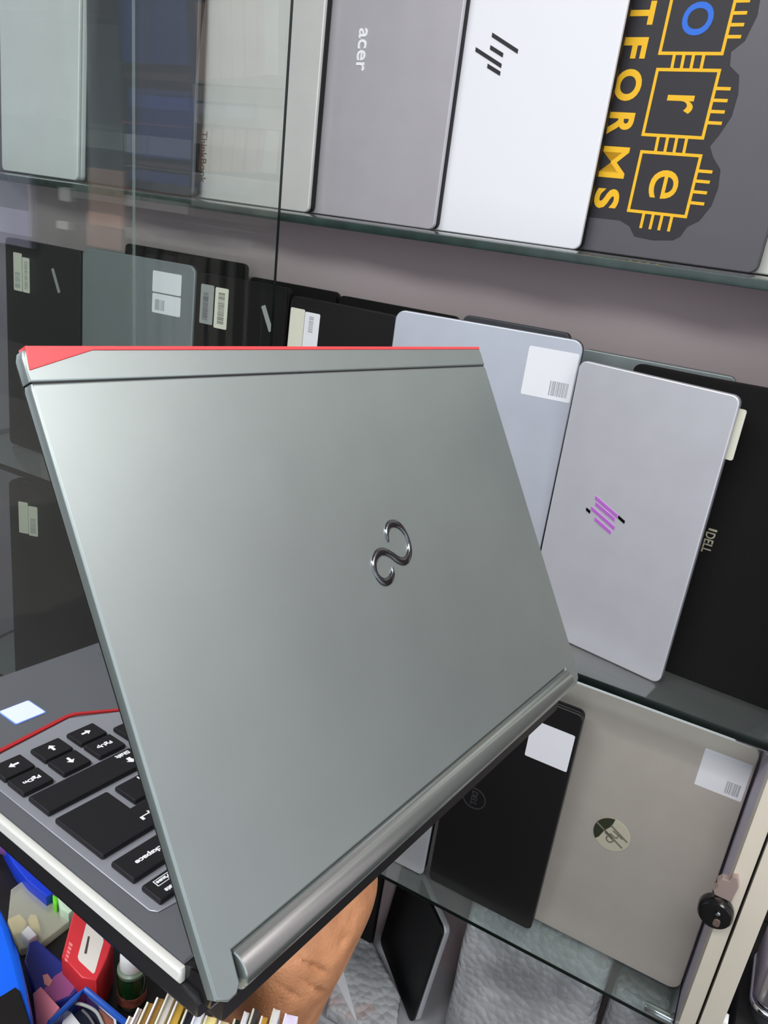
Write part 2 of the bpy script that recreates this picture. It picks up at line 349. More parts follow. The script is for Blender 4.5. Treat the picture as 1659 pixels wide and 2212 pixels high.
sticker(q, .0025, .262, .0262, .3215, M_cpaper); sticker(q, .0268, .262, .051, .3195, bars=(.3, .55, .6, .92, 1))
q = lap('p', 'silver laptop with a big white barcode label, partly hidden by the open laptop', (-.2127, .8702, -.0927, .0436, .2266, .3499), Z2, S('cool_silver', (190, 194, 204)), M_black, group=G2, r=.012)
sticker(q, .1672, .2797, .2245, .3353, bars=(.55, .08, .92, .38, 0), rot=0)
q = lap('p', 'bright silver laptop with a purple slanted logo', (-.0408, .8369, .1976, .004, .1739, .3319), Z2, S('bright_silver', (220, 220, 226), .34, .4), mat('silver_base', (150, 152, 156), .4, .4), t=.0125, group=G2, r=.009)
bar(q, 'slanted_logo', [((.052, .1865), (.082, .1735)), ((.054, .1795), (.080, .1685)), ((.050, .173), (.082, .159)), ((.057, .162), (.079, .1525))], .0042, mat('purple_foil', (225, 135, 245), .25, .4), .0006)
bar(q, 'logo_tip', [((.0445, .1700), (.0500, .1676))], .0036, M_blackg, .0006); bar(q, 'logo_tip', [((.0830, .1735), (.0915, .1697))], .0036, M_blackg, .0006)
obj('card_tag', prism(rrect(.1655, .2665, .1805, .319, .0025), -.0082, -.0092, 0, 2, FACE), M_cpaper, q)
q = lap('p', 'black laptop with small gold lettering at the right of the middle shelf', (.081, .862, .0743, .0434, .24, .336), Z2, M_blackm, M_black, group=G2)
obj('lettering', text_bm('DELL', .0235, .0098, .0006, .015), mat('pale_gold', (215, 208, 180), .3, .6), q, on_face(.1240, .1640, R90))
obj('lettering_bar', prism(rrect(-.0045, -.0012, .0045, .0012, .0005), 0, .0006), MATS['pale_gold'], q, on_face(.1250, .1790))
# middle shelf, tucked behind
lap('p', 'black laptop tucked behind the mid grey one with two white labels', (-.7457, .9445, 0, .0436, .235, .3603), Z2, M_blackm, M_black, group=G2b, t=.016)
lap('p', 'black laptop tucked behind, its corner standing up right of the pane edge', (-.5838, .9449, 0, .0436, .150, .3441), Z2, M_blackm, M_black, group=G2b, t=.016)
lap('p', 'black laptop tucked behind, left of the silver laptop with barcode label', (-.40, .9451, 0, .0436, .18, .3411), Z2, M_blackm, M_black, group=G2b, t=.016)
lap('p', 'dark grey laptop peeping out above the silver laptop with barcode label', (-.2593+.008, .9493, -.03, .0436, .14, .3455), Z2, S('slate', (84, 82, 88), .45, .2), M_black, group=G2b, t=.016, r=.008)
lap('p', 'silver laptop peeping out above the one with the purple logo', (-.056, .9486, 0, .0436, .18, .3310), Z2, S('dull_silver', (160, 164, 166)), M_black, group=G2b, t=.016)
lap('p', 'black laptop wedged between the purple logo laptop and the back panel', (.07, .918, -.06, .0436, .165, .3314), Z2, M_black, M_blackm, group=G2b, t=.014)
# lowest shelf
q = lap('p', 'black laptop with a cream label at the far left of the lowest shelf', (-.8743, .8846, -.32, .0436, .245, .3872), Z3, M_black, M_blackm, group=G3, r=.014)
sticker(q, .0175, .292, .0350, .349, M_cpaper); sticker(q, .0355, .290, .0525, .344, M_cpaper, bars=(.2, .1, .8, .6, 1))
q = lap('p', 'taupe silver laptop with a round logo, rightmost on the lowest shelf', (.0812, .853, 0, .0744, .25, .3660), Z3, S('taupe_silver', (196, 188, 178), .38, .3), M_black, group=G3, r=.014)
obj('top_trim', prism(rrect(.010, .3615, .240, .3662, .0015), .0003, -.0054, .0006, 2, FACE), mat('white_trim', (240, 240, 240), .4), q)
sticker(q, .1945, .2905, .247, .3410, bars=(.62, .08, .92, .4, 0), r=.0012)
rl = obj('round_logo', prism(circ(0, 0, .0232, 48), 0, .0009, .0004, 2), mat('logo_cream', (216, 210, 186), .28, .25), q, on_face(.1222, .1775))
bm = prism([(-.0232*math.cos(a), .0232*math.sin(a)) for a in [math.radians(d) for d in range(-38, 97, 9)]]+[(-.003, .012), (-.010, .002), (-.0145, -.010)], .0009, .0012); obj('logo_reflection', bm, mat('olive_black', (58, 62, 44), .3, .2), rl)  # dark olive segment paints a reflection onto the shiny disc
bm = bmesh.new()
for (x0, z0), (x1, z1) in (((-.021, .009), (.016, -.012)), ((-.012, .004), (.002, -.004)), ((-.004, .013), (.020, -.001))): 
    a, b = V((x0, z0)), V((x1, z1)); t = (b-a).normalized(); s = V((-t.y, t.x))*.0011; add_prism(bm, [a-s, b-s, b+s, a+s], .0012, .0015)
obj('logo_stroke', bm, mat('logo_grey', (140, 136, 118), .3, .3), rl)
obj('logo_letters', text_bm('hp', .019, .020, .0004, .0), MATS['logo_grey'], rl, Matrix.Translation((.001, -.003, .001)) @ Matrix.Rotation(R90-.45, 4, 'Z'))
q = lap('p', 'black laptop with a blank white label, in front of the taupe laptop', (-.1108, .832, .0, .008, .155, .3495), Z3, mat('black_satin', (30, 28, 29), .3, spec=.5), M_black, group=G3, t=.016)
sticker(q, .096, .2645, .1508, .3187)
bm = bmesh.new(); pts = circ(0, 0, .0165, 40); inn = circ(0, 0, .0150, 40)
for i in range(40): 
    j = (i+1) % 40; add_prism(bm, [pts[i], pts[j], inn[j], inn[i]], 0, .0006)
rg = obj('ring_logo', bm, mat('dim_chrome', (95, 92, 98), .3, .6), q, on_face(.0432, .1675))
obj('ring_letters', text_bm('DELL', .022, .0085, .0005, .01), MATS['dim_chrome'], rg, Matrix.Rotation(R90, 4, 'Z'))
q = lap('p', 'light grey laptop whose lower corner shows under the open laptop', (-.2744, .8303, 0, .0436, .24, .35), Z3, S('light_grey', (190, 190, 194)), M_black, group=G3)

# ------------------------------------------------------------------ bottom compartment: wrapped parcels and a black laptop
def wrap_mat(name, rgb):
    m = bpy.data.materials.new(name); m.use_nodes = True; nt = m.node_tree; p = nt.nodes['Principled BSDF']; N = nt.nodes.new; L = nt.links.new
    tc = N('ShaderNodeTexCoord'); n = N('ShaderNodeTexNoise'); n.inputs['Scale'].default_value = 7; n.inputs['Detail'].default_value = 3
    L(tc.outputs['Object'], n.inputs['Vector']); r = N('ShaderNodeValToRGB'); e = r.color_ramp.elements
    e[0].position = .36; e[0].color = lin((142, 142, 146)); e[1].position = .62; e[1].color = lin(rgb)
    k = e.new(.70); k.color = lin((205, 160, 150)); k = e.new(.74); k.color = lin(rgb)
    L(n.outputs['Fac'], r.inputs['Fac']); L(r.outputs['Color'], p.inputs['Base Color'])
    vo = N('ShaderNodeTexVoronoi'); vo.inputs['Scale'].default_value = 85; L(tc.outputs['Object'], vo.inputs['Vector'])
    b = N('ShaderNodeBump'); b.inputs['Strength'].default_value = .9; b.inputs['Distance'].default_value = .004; b.invert = True
    L(vo.outputs['Distance'], b.inputs['Height']); L(b.outputs['Normal'], p.inputs['Normal'])
    p.inputs['Roughness'].default_value = .3; return m
M_wrap = wrap_mat('bubble_wrap', (205, 206, 208))
def parcel(label, x0, x1, y0, y1, z0, z1, lean, seed):
    r = empty('wrapped_parcel', W((x0+x1)/2, y0, z0) @ Matrix.Rotation(-lean, 4, 'X')); tag(r, label, 'parcel', 'bubble wrapped parcels')
    w, d, h = x1-x0, y1-y0, z1-z0; bm = bmesh.new(); rnd = random.Random(seed)
    add_prism(bm, rrect(-w/2, -d/2, w/2, d/2, .014, 4), 0, h, .012, 3)
    bmesh.ops.translate(bm, vec=(0, d/2, 0), verts=bm.verts)
    bmesh.ops.triangulate(bm, faces=[f for f in bm.faces if len(f.verts) > 4])
    bmesh.ops.subdivide_edges(bm, edges=bm.edges[:], cuts=5, use_grid_fill=True)
    from mathutils import noise as nz
    for v in bm.verts:
        k = nz.noise(V((v.co.x*22+seed, v.co.y*22, v.co.z*16)))*.007+nz.noise(V((v.co.x*60+seed, v.co.y*60, v.co.z*50)))*.0025
        v.co += V((k*.6, k, k*.5 if v.co.z > .02 else 0))
    obj('wrapping', bm, M_wrap, r, sharp=80)
parcel('large bubble wrapped parcel below the lowest shelf, right of the askew black laptop', -.212, .0, .858, .94, -1.247, -.93, .10, 3)
parcel('smaller bubble wrapped parcel beside the right side panel, under the lowest shelf', .008, .080, .845, .93, -1.247, -.955, .10, 9)

lap('p', 'black laptop standing askew at the bottom of the cabinet, below the lowest shelf', (-.264, .873, .735, .12, .160, .208), -1.249, mat('black_lid', (13, 12, 14), .45, spec=.3), S('light_side', (205, 205, 208)), t=.017, r=.012)
lap('p', 'black laptop standing at the cabinet bottom behind the supporting hand', (-.386, .945, 0, .06, .22, .26), -1.249, M_blackm, M_black, t=.018)
fp = [onZ(*p, -1.22) for p in ((722, 2050), (790, 2000), (868, 2150), (850, 2260), (650, 2260))]
for p in fp: p.y = max(p.y, .806)
r = empty('wrapped_parcel', W(fp[0].x, fp[0].y, -1.2498)); tag(r, 'flat grey wrapped parcel lying at the cabinet bottom, beside the supporting hand', 'parcel', 'bubble wrapped parcels')
obj('wrapping', prism([(p.x-fp[0].x, p.y-fp[0].y) for p in fp], 0, .03, .008, 3), M_wrap, r)
sp = [onZ(*p, -1.219) for p in ((722, 2110), (738, 2085), (770, 2200), (735, 2260))]
for p in sp: p.y = max(p.y, .809)
obj('paper_strip', prism([(p.x-fp[0].x, p.y-fp[0].y) for p in sp], .0301, .0312), M_paper, r)

# ------------------------------------------------------------------ the open laptop in front
A_ = V((.1245, .9895, -.0737)).normalized()
C_ = V((-.9917, .1216, -.0429)); C_ = (C_-A_*A_.dot(C_)).normalized(); U_ = A_.cross(C_)
B_ = V((.5136, -.1278, -.8485)); B_ = (B_-A_*A_.dot(B_)).normalized(); N_ = A_.cross(B_)
O_ = V((-.1197, .1507, -.2510)); TL_ = V((-.2299, .1788, -.0593))
MB = frame(O_, A_, C_, U_); ML = MB.inverted() @ frame(TL_, A_, B_, N_)
LP = empty('laptop', MB); tag(LP, 'open grey laptop with red trim held up in front, lid turned towards the viewer', 'laptop')
M_lid = S('lid_metal', (158, 168, 166), .40, .84)
M_deck = S('deck_grey', (104, 107, 112), .42, .3)
M_plate = S('plate_silver', (150, 152, 160), .4, .3)
M_silver = S('rim_silver', (232, 232, 226), .3, .25)
M_red = mat('red_trim', (215, 62, 66), .38, coat=.3)
M_redd = mat('red_line', (178, 38, 42), .4)
LW0, LW1 = -.0012, .3246
shell = [(LW0+.004, .0131), (LW1-.0015, .0131), (LW1, .0150), (LW1, .2255), (LW1-.002, .2300), (LW1-.006, .2325), (.3125, .2325), (.3095, .2300), (.3090, .2185), (.0105, .2185), (.0100, .2300), (.0075, .2325), (.0035, .2325), (LW0, .2290), (LW0, .0150)]
lid = obj('lid', prism([(LW0+.0005, .0131)]+shell[1:], 0, .0052, .0009, 3), M_lid, LP, ML)
obj('antenna_cover', prism([(LW0, .0126), (LW0, .004), (LW0+.001, .0014), (LW0+.004, .0002), (LW1-.004, .0002), (LW1-.001, .0014), (LW1, .004), (LW1, .0126)], 0, .0052, .0009, 3), M_lid, lid)
obj('seam', prism(rrect(LW0+.001, .0120, LW1-.001, .0136, .0002, 2), .0006, .0048), M_black, lid)
obj('red_cap', prism([(LW0+.0022, -.0001), (.3235, -.0001), (.3235, .0017), (.0268, .0015), (.0003, .0085), (LW0+.0012, .0085)], -.0004, .0046, .0003, 2), M_red, lid)
obj('screen_bezel', prism(rrect(LW0+.0008, .0012, LW1-.0008, .2180, .005), .0053, .0068, .0004, 2), M_black, lid)
obj('display_panel', prism(rrect(.014, .014, .310, .196, .001), .0068, .0070), mat('dark_display', (10, 11, 14), .15), lid)
# hinge barrel along the lower edge, ends closed
bc = (.2262, .0042)
bm = bmesh.new(); Mx = Matrix.Translation((.0110, bc[0], bc[1])) @ Matrix.Rotation(PI/2, 4, 'Y')
add_lathe(bm, [(.0071, 0), (.0076, .0004), (.0076, .2976), (.0071, .298)], 40, Mx); obj('hinge_barrel', bm, S('barrel_metal', (164, 171, 168), .2, .85), lid)
# infinity logo
pts = [(.1641, .1032, .15), (.1652, .0985, .9), (.1690, .0952, 1.35), (.1745, .0952, 1.4), (.1793, .0990, 1.1), (.1813, .1052, .85), (.1795, .1115, 1.15), (.1742, .1150, 1.45), (.1684, .1135, 1.4), (.1632, .1093, 1.25), (.1582, .1066, 1.35), (.1530, .1069, 1.4), (.1483, .1105, 1.15), (.1474, .1157, 1.0), (.1506, .1203, 1.3), (.1557, .1213, 1.35), (.1598, .1190, 1.0), (.1612, .1150, .12)]
cp = cat(pts, 6); bm = bmesh.new(); rows = []
for i, p in enumerate(cp):
    t = (cp[min(i+1, len(cp)-1)]-cp[max(i-1, 0)]); t.z = 0; t.normalize(); s = V((-t.y, t.x, 0)); w = p.z*.00142
    c0 = V((p.x, p.y, 0))
    rows.append([bm.verts.new(c0+s*(w*k)+V((0, 0, z))) for k, z in ((-1.1, .0003), (-1, -.0006), (-.72, -.0010), (.72, -.0010), (1, -.0006), (1.1, .0003))])
for a, b in zip(rows, rows[1:]):
    for k in range(5): bm.faces.new((a[k], a[k+1], b[k+1], b[k]))
    bm.faces.new((a[5], a[0], b[0], b[5]))
bm.faces.new(rows[0]); bm.faces.new(rows[-1][::-1])
obj('infinity_logo', bm, mat('dark_chrome', (120, 122, 126), .12, 1.), lid, sharp=60)
# base
YX = Matrix(((0, 0, 1, 0), (1, 0, 0, 0), (0, 1, 0, 0), (0, 0, 0, 1)))      # outline (v,h) extruded along u
deck = obj('deck', prism([(.0100, -.0045), (.0100, -.0006), (.0108, 0), (.2245, 0), (.2262, -.0012), (.2262, -.0045)], .0004, .3230, 0, 1, YX), M_deck, LP)
obj('rim', prism([(.0085, -.0060), (.0085, -.0012), (.0090, -.0004), (.2255, -.0004), (.2268, -.0020), (.2268, -.0060)], -.0030, .0003, .0008, 2, YX), M_silver, LP)
obj('rim', prism([(.0085, -.0060), (.0085, -.0012), (.0090, -.0004), (.2255, -.0004), (.2268, -.0020), (.2268, -.0060)], .3231, .3262, .0008, 2, YX), M_silver, LP)
case = obj('bottom_case', prism([(-.0005, -.0150), (-.0005, -.0095), (.0015, -.0070), (.0100, -.0062), (.2255, -.0062), (.2262, -.0075), (.2230, -.0125), (.2150, -.0140), (.0300, -.0158), (.0010, -.0158)], -.0022, .3252, .0015, 2, YX), mat('case_black', (24, 23, 26), .32, spec=.5), LP)
obj('battery', prism([(.0010, -.0285), (-.0008, -.0270), (-.0008, -.0160), (.0500, -.0160), (.0530, -.0180), (.0500, -.0285)], .010, .314, .0012, 2, YX), M_black, LP)
obj('rear_cover', prism([(.0005, -.0152), (-.0012, -.0150), (-.0012, -.0100), (.0005, -.0095)], .012, .308, .0004, 2, YX), mat('rear_grey', (62, 60, 62), .5), case)
obj('hinge_block', prism([(-.004, -.010), (-.0055, -.004), (-.003, .0025), (.004, .0025), (.0105, -.001), (.0105, -.010)], -.0005, .0090, .001, 2, YX), M_blackg, LP)
obj('hinge_block', prism([(-.004, -.010), (-.0055, -.004), (-.003, .0025), (.004, .0025), (.0105, -.001), (.0105, -.010)], .3130, .3225, .001, 2, YX), M_blackg, LP)
# keyboard plate, red line, palm rest sticker, keys
plate = obj('keyboard_plate', prism([(.0165, .0325), (.0085, .0338), (.0068, .0365), (.0068, .1560), (.0216, .1600), (.0600, .1648), (.0830, .1520), (.240, .1520), (.263, .1648), (.301, .1600), (.316, .1560), (.316, .0365), (.314, .0338), (.306, .0325)], .0001, .0006, .0003, 1), M_plate, deck)
rl_ = [(-.0010, .1590), (.0216, .1622), (.0600, .1668), (.0645, .1660), (.0830, .1540), (.240, .1540), (.258, .1660), (.263, .1668), (.301, .1622), (.3232, .1590)]
obj('red_line', prism([(u, v-.0011) for u, v in rl_]+[(u, v+.0011) for u, v in rl_[::-1]], .0001, .0009), M_redd, deck)
obj('touchpad', prism(rrect(.112, .160, .212, .215, .003), .0001, .0004), M_deck, deck)
st = obj('processor_sticker', prism(rrect(.0388, .1772, .0556, .1936, .0012), .0001, .0003), mat('sticker_blue', (110, 150, 240), .4), deck)
obj('sticker_face', prism(rrect(.0394, .1778, .0550, .1930, .001), .0003, .0005), mat('sticker_white', (225, 235, 250), .35), st)
M_key = mat('key_black', (24, 23, 26), .5, spec=.35); M_leg = mat('key_legend', (238, 238, 242), .6)
KT = .0032
def key(out, legend=None):
    cx = sum(p[0] for p in out)/len(out); cy = sum(p[1] for p in out)/len(out)
    k = obj('key', prism([(x-cx, y-cy) for x, y in out], 0, KT-.0007, .0008, 2), M_key, plate, Matrix.Translation((cx, cy, .0007)))
    if legend: legend(k, cx, cy)
    return k
def leg_text(s, w, h, u, v):
    def f(k, cx, cy): obj('key_legend', text_bm(s, w, h, .0002, .03), M_leg, k, Matrix.Translation((u-cx, v-cy, KT-.00075)) @ Matrix.Rotation(PI, 4, 'Z'))
    return f
def leg_arrow(d, u, v):
    def f(k, cx, cy):
        s = .0024; o_ = [(s, 0), (.0002, .0019), (.0002, .0006), (-s, .0006), (-s, -.0006), (.0002, -.0006), (.0002, -.0019)]
        obj('key_legend', prism(o_, 0, .0002), M_leg, k, Matrix.Translation((u-cx, v-cy, KT-.00075)) @ Matrix.Rotation(math.atan2(d[1], d[0]), 4, 'Z'))
    return f
kr = lambda u0, v0, u1, v1: rrect(u0, v0, u1, v1, .0009, 3)
key(kr(.0103, .1385, .0252, .1510), leg_arrow((-1, 0), .0185, .1450)); key(kr(.0298, .1385, .0447, .1508), leg_arrow((0, 1), .0375, .1450)); key(kr(.0485, .1385, .0636, .1506), leg_arrow((1, 0), .0560, .1450))
key(kr(.0103, .1242, .0252, .1370), leg_text('PgDn', .0078, .0028, .0182, .1305)); key(kr(.0298, .1242, .0445, .1370), leg_arrow((0, -1), .0378, .1310)); key(kr(.0485, .1242, .0636, .1370), leg_text('PgUp', .0078, .0030, .0560, .1308))
def shift(k, cx, cy):
    leg_text('Shift', .0075, .0026, .0570, .1182)(k, cx, cy)
    o_ = [(0, .0024), (.0022, .0002), (.0010, .0002), (.0010, -.0020), (-.0010, -.0020), (-.0010, .0002), (-.0022, .0002)]
    obj('key_legend', prism(o_, 0, .0002), M_leg, k, Matrix.Translation((.0570-cx, .1125-cy, KT-.00075)) @ Matrix.Rotation(PI, 4, 'Z'))
key(kr(.0106, .1062, .0630, .1212), shift)
def enter(k, cx, cy):
    bm = bmesh.new(); add_prism(bm, [(.0026, .0010), (.0026, .0022), (.0014, .0022), (.0014, .0010)], 0, .0002); add_prism(bm, [(.0014, .0004), (.0026, .0004), (.0026, .0010), (.0014, .0010)], 0, .0002)
    add_prism(bm, [(-.0020, -.0002), (.0026, -.0002), (.0026, .0004), (-.0020, .0004)], 0, .0002); add_prism(bm, [(-.0020, -.0016), (-.0020, .0018), (-.0044, .0001)], 0, .0002)
    obj('key_legend', bm, M_leg, k, Matrix.Translation((.0370-cx, .0770-cy, KT-.00075)) @ Matrix.Rotation(PI, 4, 'Z'))
key([(.0102, .1005), (.0108, .1014), (.0352, .1014), (.0359, .1005), (.0359, .0852), (.0440, .0852), (.0446, .0845), (.0446, .0703), (.0440, .0695), (.0110, .0695), (.0102, .0703)], enter)
key(kr(.0104, .0505, .0385, .0645), leg_text('Backspace', .0165, .0032, .0250, .0572))
def dele(k, cx, cy):
    leg_text('Delete', .0068, .0023, .0185, .0375)(k, cx, cy)
    leg_text('Pause', .0058, .0019, .0182, .0428)(k, cx, cy)
    bm = bmesh.new()
    for q in ((-.0036, -.0017, .0036, -.0014), (-.0036, .0014, .0036, .0017), (-.0036, -.0014, -.0033, .0014), (.0033, -.0014, .0036, .0014)): add_box(bm, q[0], q[1], 0, q[2], q[3], .0002)
    obj('key_legend', bm, M_leg, k, Matrix.Translation((.0182-cx, .0428-cy, KT-.00075)))
key(kr(.0104, .0350, .0240, .0462), dele)
def apos(k, cx, cy): obj('key_legend', box(-.0003, -.0010, 0, .0003, .0010, .0002), M_leg, k, Matrix.Translation((.0510-cx, .0990-cy, KT-.00075)))
key(kr(.0397, .0872, .0545, .1014), apos)
key(kr(.0675, .1242, .0830, .1400))
n = 0
for v0, v1, us in ((.0350, .0462, [.0277+.0172*i for i in range(16)]), (.0505, .0645, [.0425+.0190*i for i in range(14)]), (.0695, .0840, [.0485+.0190*i for i in range(14)]), (.0872, .1014, [.0585+.0190*i for i in range(13)]), (.1062, .1212, [.0670+.0190*i for i in range(13)])):
    for u in us: key(kr(u, v0, u+(.0137 if v0 < .04 else .0150), v1))
for u0, u1 in ((.0870, .1010), (.1050, .1200), (.1240, .2200), (.2240, .2390), (.2430, .2580), (.2620, .2770), (.2810, .3020)): key(kr(u0, .1242, u1, .1395))

# ------------------------------------------------------------------ the hand under the laptop
M_skin = bpy.data.materials.new('skin'); M_skin.use_nodes = True
nt = M_skin.node_tree; p_ = nt.nodes['Principled BSDF']; tc = nt.nodes.new('ShaderNodeTexCoord')
n1 = nt.nodes.new('ShaderNodeTexNoise'); n1.inputs['Scale'].default_value = 38; n1.inputs['Detail'].default_value = 6; nt.links.new(tc.outputs['Object'], n1.inputs['Vector'])
cr = nt.nodes.new('ShaderNodeValToRGB'); cr.color_ramp.elements[0].position = .3; cr.color_ramp.elements[0].color = lin((158, 106, 72)); cr.color_ramp.elements[1].position = .68; cr.color_ramp.elements[1].color = lin((214, 152, 108))
nt.links.new(n1.outputs['Fac'], cr.inputs['Fac']); nt.links.new(cr.outputs['Color'], p_.inputs['Base Color'])
p_.inputs['Roughness'].default_value = .48; p_.inputs['Subsurface Weight'].default_value = .08; p_.inputs['Subsurface Radius'].default_value = (.004, .0015, .0008)
n2 = nt.nodes.new('ShaderNodeTexVoronoi'); n2.inputs['Scale'].default_value = 700; nt.links.new(tc.outputs['Object'], n2.inputs['Vector'])
bp = nt.nodes.new('ShaderNodeBump'); bp.inputs['Strength'].default_value = .25; bp.inputs['Distance'].default_value = .0008; nt.links.new(n2.outputs['Distance'], bp.inputs['Height']); nt.links.new(bp.outputs['Normal'], p_.inputs['Normal'])
def onbase(u, v, h): return O_+A_*u+C_*v+U_*h
BOT = -.0285
def under(v): return -.0285 if v < .054 else -.0160     # underside of the laptop at depth v
def onbase(u, v, h): return O_+A_*u+C_*v+U_*h
def under(v): return -.0285 if v < .054 else -.0160     # underside of the laptop at depth v
bm = bmesh.new()
# forearm, wrist and palm: one smooth loft (u along the hinge, v under the laptop, h height; half width, half thickness)
st_ = [(.112, .125, -.40, .040, .036), (.107, .105, -.34, .038, .034), (.100, .078, -.25, .0355, .0300), (.0925, .054, -.170, .0325, .0250), (.0885, .0420, -.132, .0312, .0225), (.0885, .0335, -.104, .0322, .0205), (.0915, .0260, -.078, .0365, .0190), (.0965, .0245, -.058, .0410, .0178), (.0990, .0330, -.0475, .0425, .0160), (.1000, .0480, -.0430, .0425, .0138), (.1005, .0640, -.0410, .0405, .0120), (.1010, .0740, -.0400, .036, .009), (.1010, .0780, -.0395, .026, .004)]
cen = cat([onbase(*q[:3]) for q in st_], 5); aa = cat([(q[3], q[4]) for q in st_], 5); rings = []
for i, p in enumerate(cen):
    t = (cen[min(i+1, len(cen)-1)]-cen[max(i-1, 0)]).normalized(); wv = (A_-t*A_.dot(t)).normalized(); tv = t.cross(wv)
    ring = []
    for k in range(40):
        a = 2*PI*k/40; c_, s_ = math.cos(a), math.sin(a); e_p = 2/2.35
        ring.append(bm.verts.new(p+wv*(aa[i].x*math.copysign(abs(c_)**e_p, c_))+tv*(aa[i].y*math.copysign(abs(s_)**e_p, s_))))
    rings.append(ring)
for A, B2 in zip(rings, rings[1:]):
    for k in range(40): bm.faces.new((A[k], A[(k+1) % 40], B2[(k+1) % 40], B2[k]))
bm.faces.new(rings[0][::-1]); bm.faces.new(rings[-1])
wrist = onbase(.0885, .042, -.132)
kn = [onbase(u, v, -.0405) for u, v in ((.070, .058), (.090, .064), (.111, .064), (.131, .058))]
chains = []
tips = ((.060, .128), (.085, .144), (.112, .140), (.137, .120)); RF = (.0092, .0096, .0092, .0080)
for k in range(4):
    u1, v1 = tips[k]; u0 = (.070, .090, .111, .131)[k]; v0 = (.058, .064, .064, .058)[k]; pr = []
    for f, dz in ((.38, .0040), (.72, .0014), (1.0, .0004)):
        u = u0+(u1-u0)*f; v = v0+(v1-v0)*f; rr = RF[k]*(1-.16*f); pr.append((onbase(u, v, under(v)-rr-dz), rr))
    chains.append([(kn[k], RF[k]*1.15)]+pr)
chains.append([(onbase(.118, .036, -.050), .0150), (onbase(.140, .044, -.0455), .0135), (onbase(.160, .064, -.0340), .0108), (onbase(.174, .088, -.0258), .0090)])
for ch in chains:
    P = []; R_ = []
    for (a, ra), (b, rb) in zip(ch, ch[1:]):
        n_ = max(2, int((b-a).length/.004))
        for i in range(n_): P.append(a+(b-a)*(i/n_)); R_.append(ra+(rb-ra)*i/n_)
    P.append(ch[-1][0]); R_.append(ch[-1][1])
    d0 = (P[0]-P[1]).normalized(); d1 = (P[-1]-P[-2]).normalized()
    capA = [(P[0]+d0*R_[0]*math.sin(a), R_[0]*math.cos(a)) for a in (1.45, 1.1, .75, .4)]; capB = [(P[-1]+d1*R_[-1]*math.sin(a), R_[-1]*math.cos(a)) for a in (.4, .75, 1.1, 1.45)]
    P = [c[0] for c in capA]+P+[c[0] for c in capB]; R_ = [c[1] for c in capA]+R_+[c[1] for c in capB]
    add_tube(bm, P, R_, 18)
bmesh.ops.recalc_face_normals(bm, faces=bm.faces)
me = bpy.data.meshes.new('hand_raw'); bm.to_mesh(me); bm.free()
ho = bpy.data.objects.new('hand_raw', me); C.objects.link(ho)
rm = ho.modifiers.new('r', 'REMESH'); rm.mode = 'VOXEL'; rm.voxel_size = .0016
sm = ho.modifiers.new('s', 'SMOOTH'); sm.iterations = 16; sm.factor = .5
bpy.context.view_layer.update()
me2 = bpy.data.meshes.new_from_object(ho.evaluated_get(bpy.context.evaluated_depsgraph_get())); bpy.data.objects.remove(ho); bpy.data.meshes.remove(me)
bm = bmesh.new(); bm.from_mesh(me2); bpy.data.meshes.remove(me2); bm.normal_update()
# keep the skin clear of the laptop's underside
for v in bm.verts:
    d = v.co-O_; vv = d.dot(C_); uu = d.dot(A_); hh = d.dot(U_)
    if -.001 < vv < .24 and hh > under(max(vv, 0))-.0006: v.co -= U_*(hh-under(max(vv, 0))+.0006)
# palm and wrist creases
def crease(px0, py0, px1, py1, depth, wid):
    a, b = V((px0, py0)), V((px1, py1)); t = b-a; L = t.length; t /= L
    for v in bm.verts:
        r = v.co; z = r.dot(FW); 
        if z < .1: continue
        s_ = V((829.5+FPX*r.dot(RX)/z, 1106+FPX*r.dot(DN)/z)); q = s_-a; x = q.dot(t); y = abs(q.x*t.y-q.y*t.x)+2.2*math.sin(x*.09)
        if -4 < x < L+4 and y < wid and v.normal.dot(r) < 0:
            k = (1-(y/wid)**2)*min(1, (x+4)/14, (L+4-x)/14); v.co -= v.normal*(depth*max(0, k))
crease(640, 2068, 712, 2106, .0022, 6); crease(650, 2118, 702, 2148, .0018, 6); crease(730, 2070, 775, 1950, .0008, 12); crease(590, 2120, 650, 2160, .0008, 6); crease(736, 2040, 752, 2020, .0010, 8)
bmesh.ops.translate(bm, vec=-wrist, verts=bm.verts)
hr = obj('person', bm, M_skin, None, W(*wrist), sharp=180)
tag(hr, 'bare brown hand and forearm holding the open laptop up from below', 'person')

# ------------------------------------------------------------------ the counter and the small things on it
CT = -.47
M_count = mat('counter_black', (24, 22, 22), .35, noise=.2, nscale=80)
cr_ = empty('counter', W(-.55, .05, -1.45)); tag(cr_, 'dark shop counter below the open laptop, strewn with small packs', 'counter')
cp_ = [(-.9, -.3), (-.10, -.3), (-.10, .196), (-.236, .200), (-.236, .40), (-.9, .40)]
obj('counter_top', prism([(x+.55, y-.05) for x, y in cp_], 1.45+CT-.03, 1.45+CT, .003, 2), M_count, cr_)
obj('counter_body', prism([((x+.55)*.96, (y-.05)*.96) for x, y in cp_], 0, 1.45+CT-.0302), mat('counter_side', (60, 52, 48), .6), cr_)
def slab(name, pxs, zt, h, m, bev=.001, label=None, cat_=None, group=None, parent=None, z0=None):
    """upright block whose upper face has the given outline; the root sits at its base"""
    P = [onZ(px, py, zt) for px, py in pxs]; c = sum(P, V())/len(P)
    bm = prism([(p.x-c.x, p.y-c.y) for p in P], 0, h, bev, 2)
    if parent is None:
        o = obj(name, bm, m, None, W(c.x, c.y, zt-h)); tag(o, label, cat_, group); return o
    b = parent.matrix_world.translation if parent.parent is None else None
    return obj(name, bm, m, parent, Matrix.Translation((c.x-parent.location.x, c.y-parent.location.y, zt-h+ZO-parent.location.z)))
e = .0006
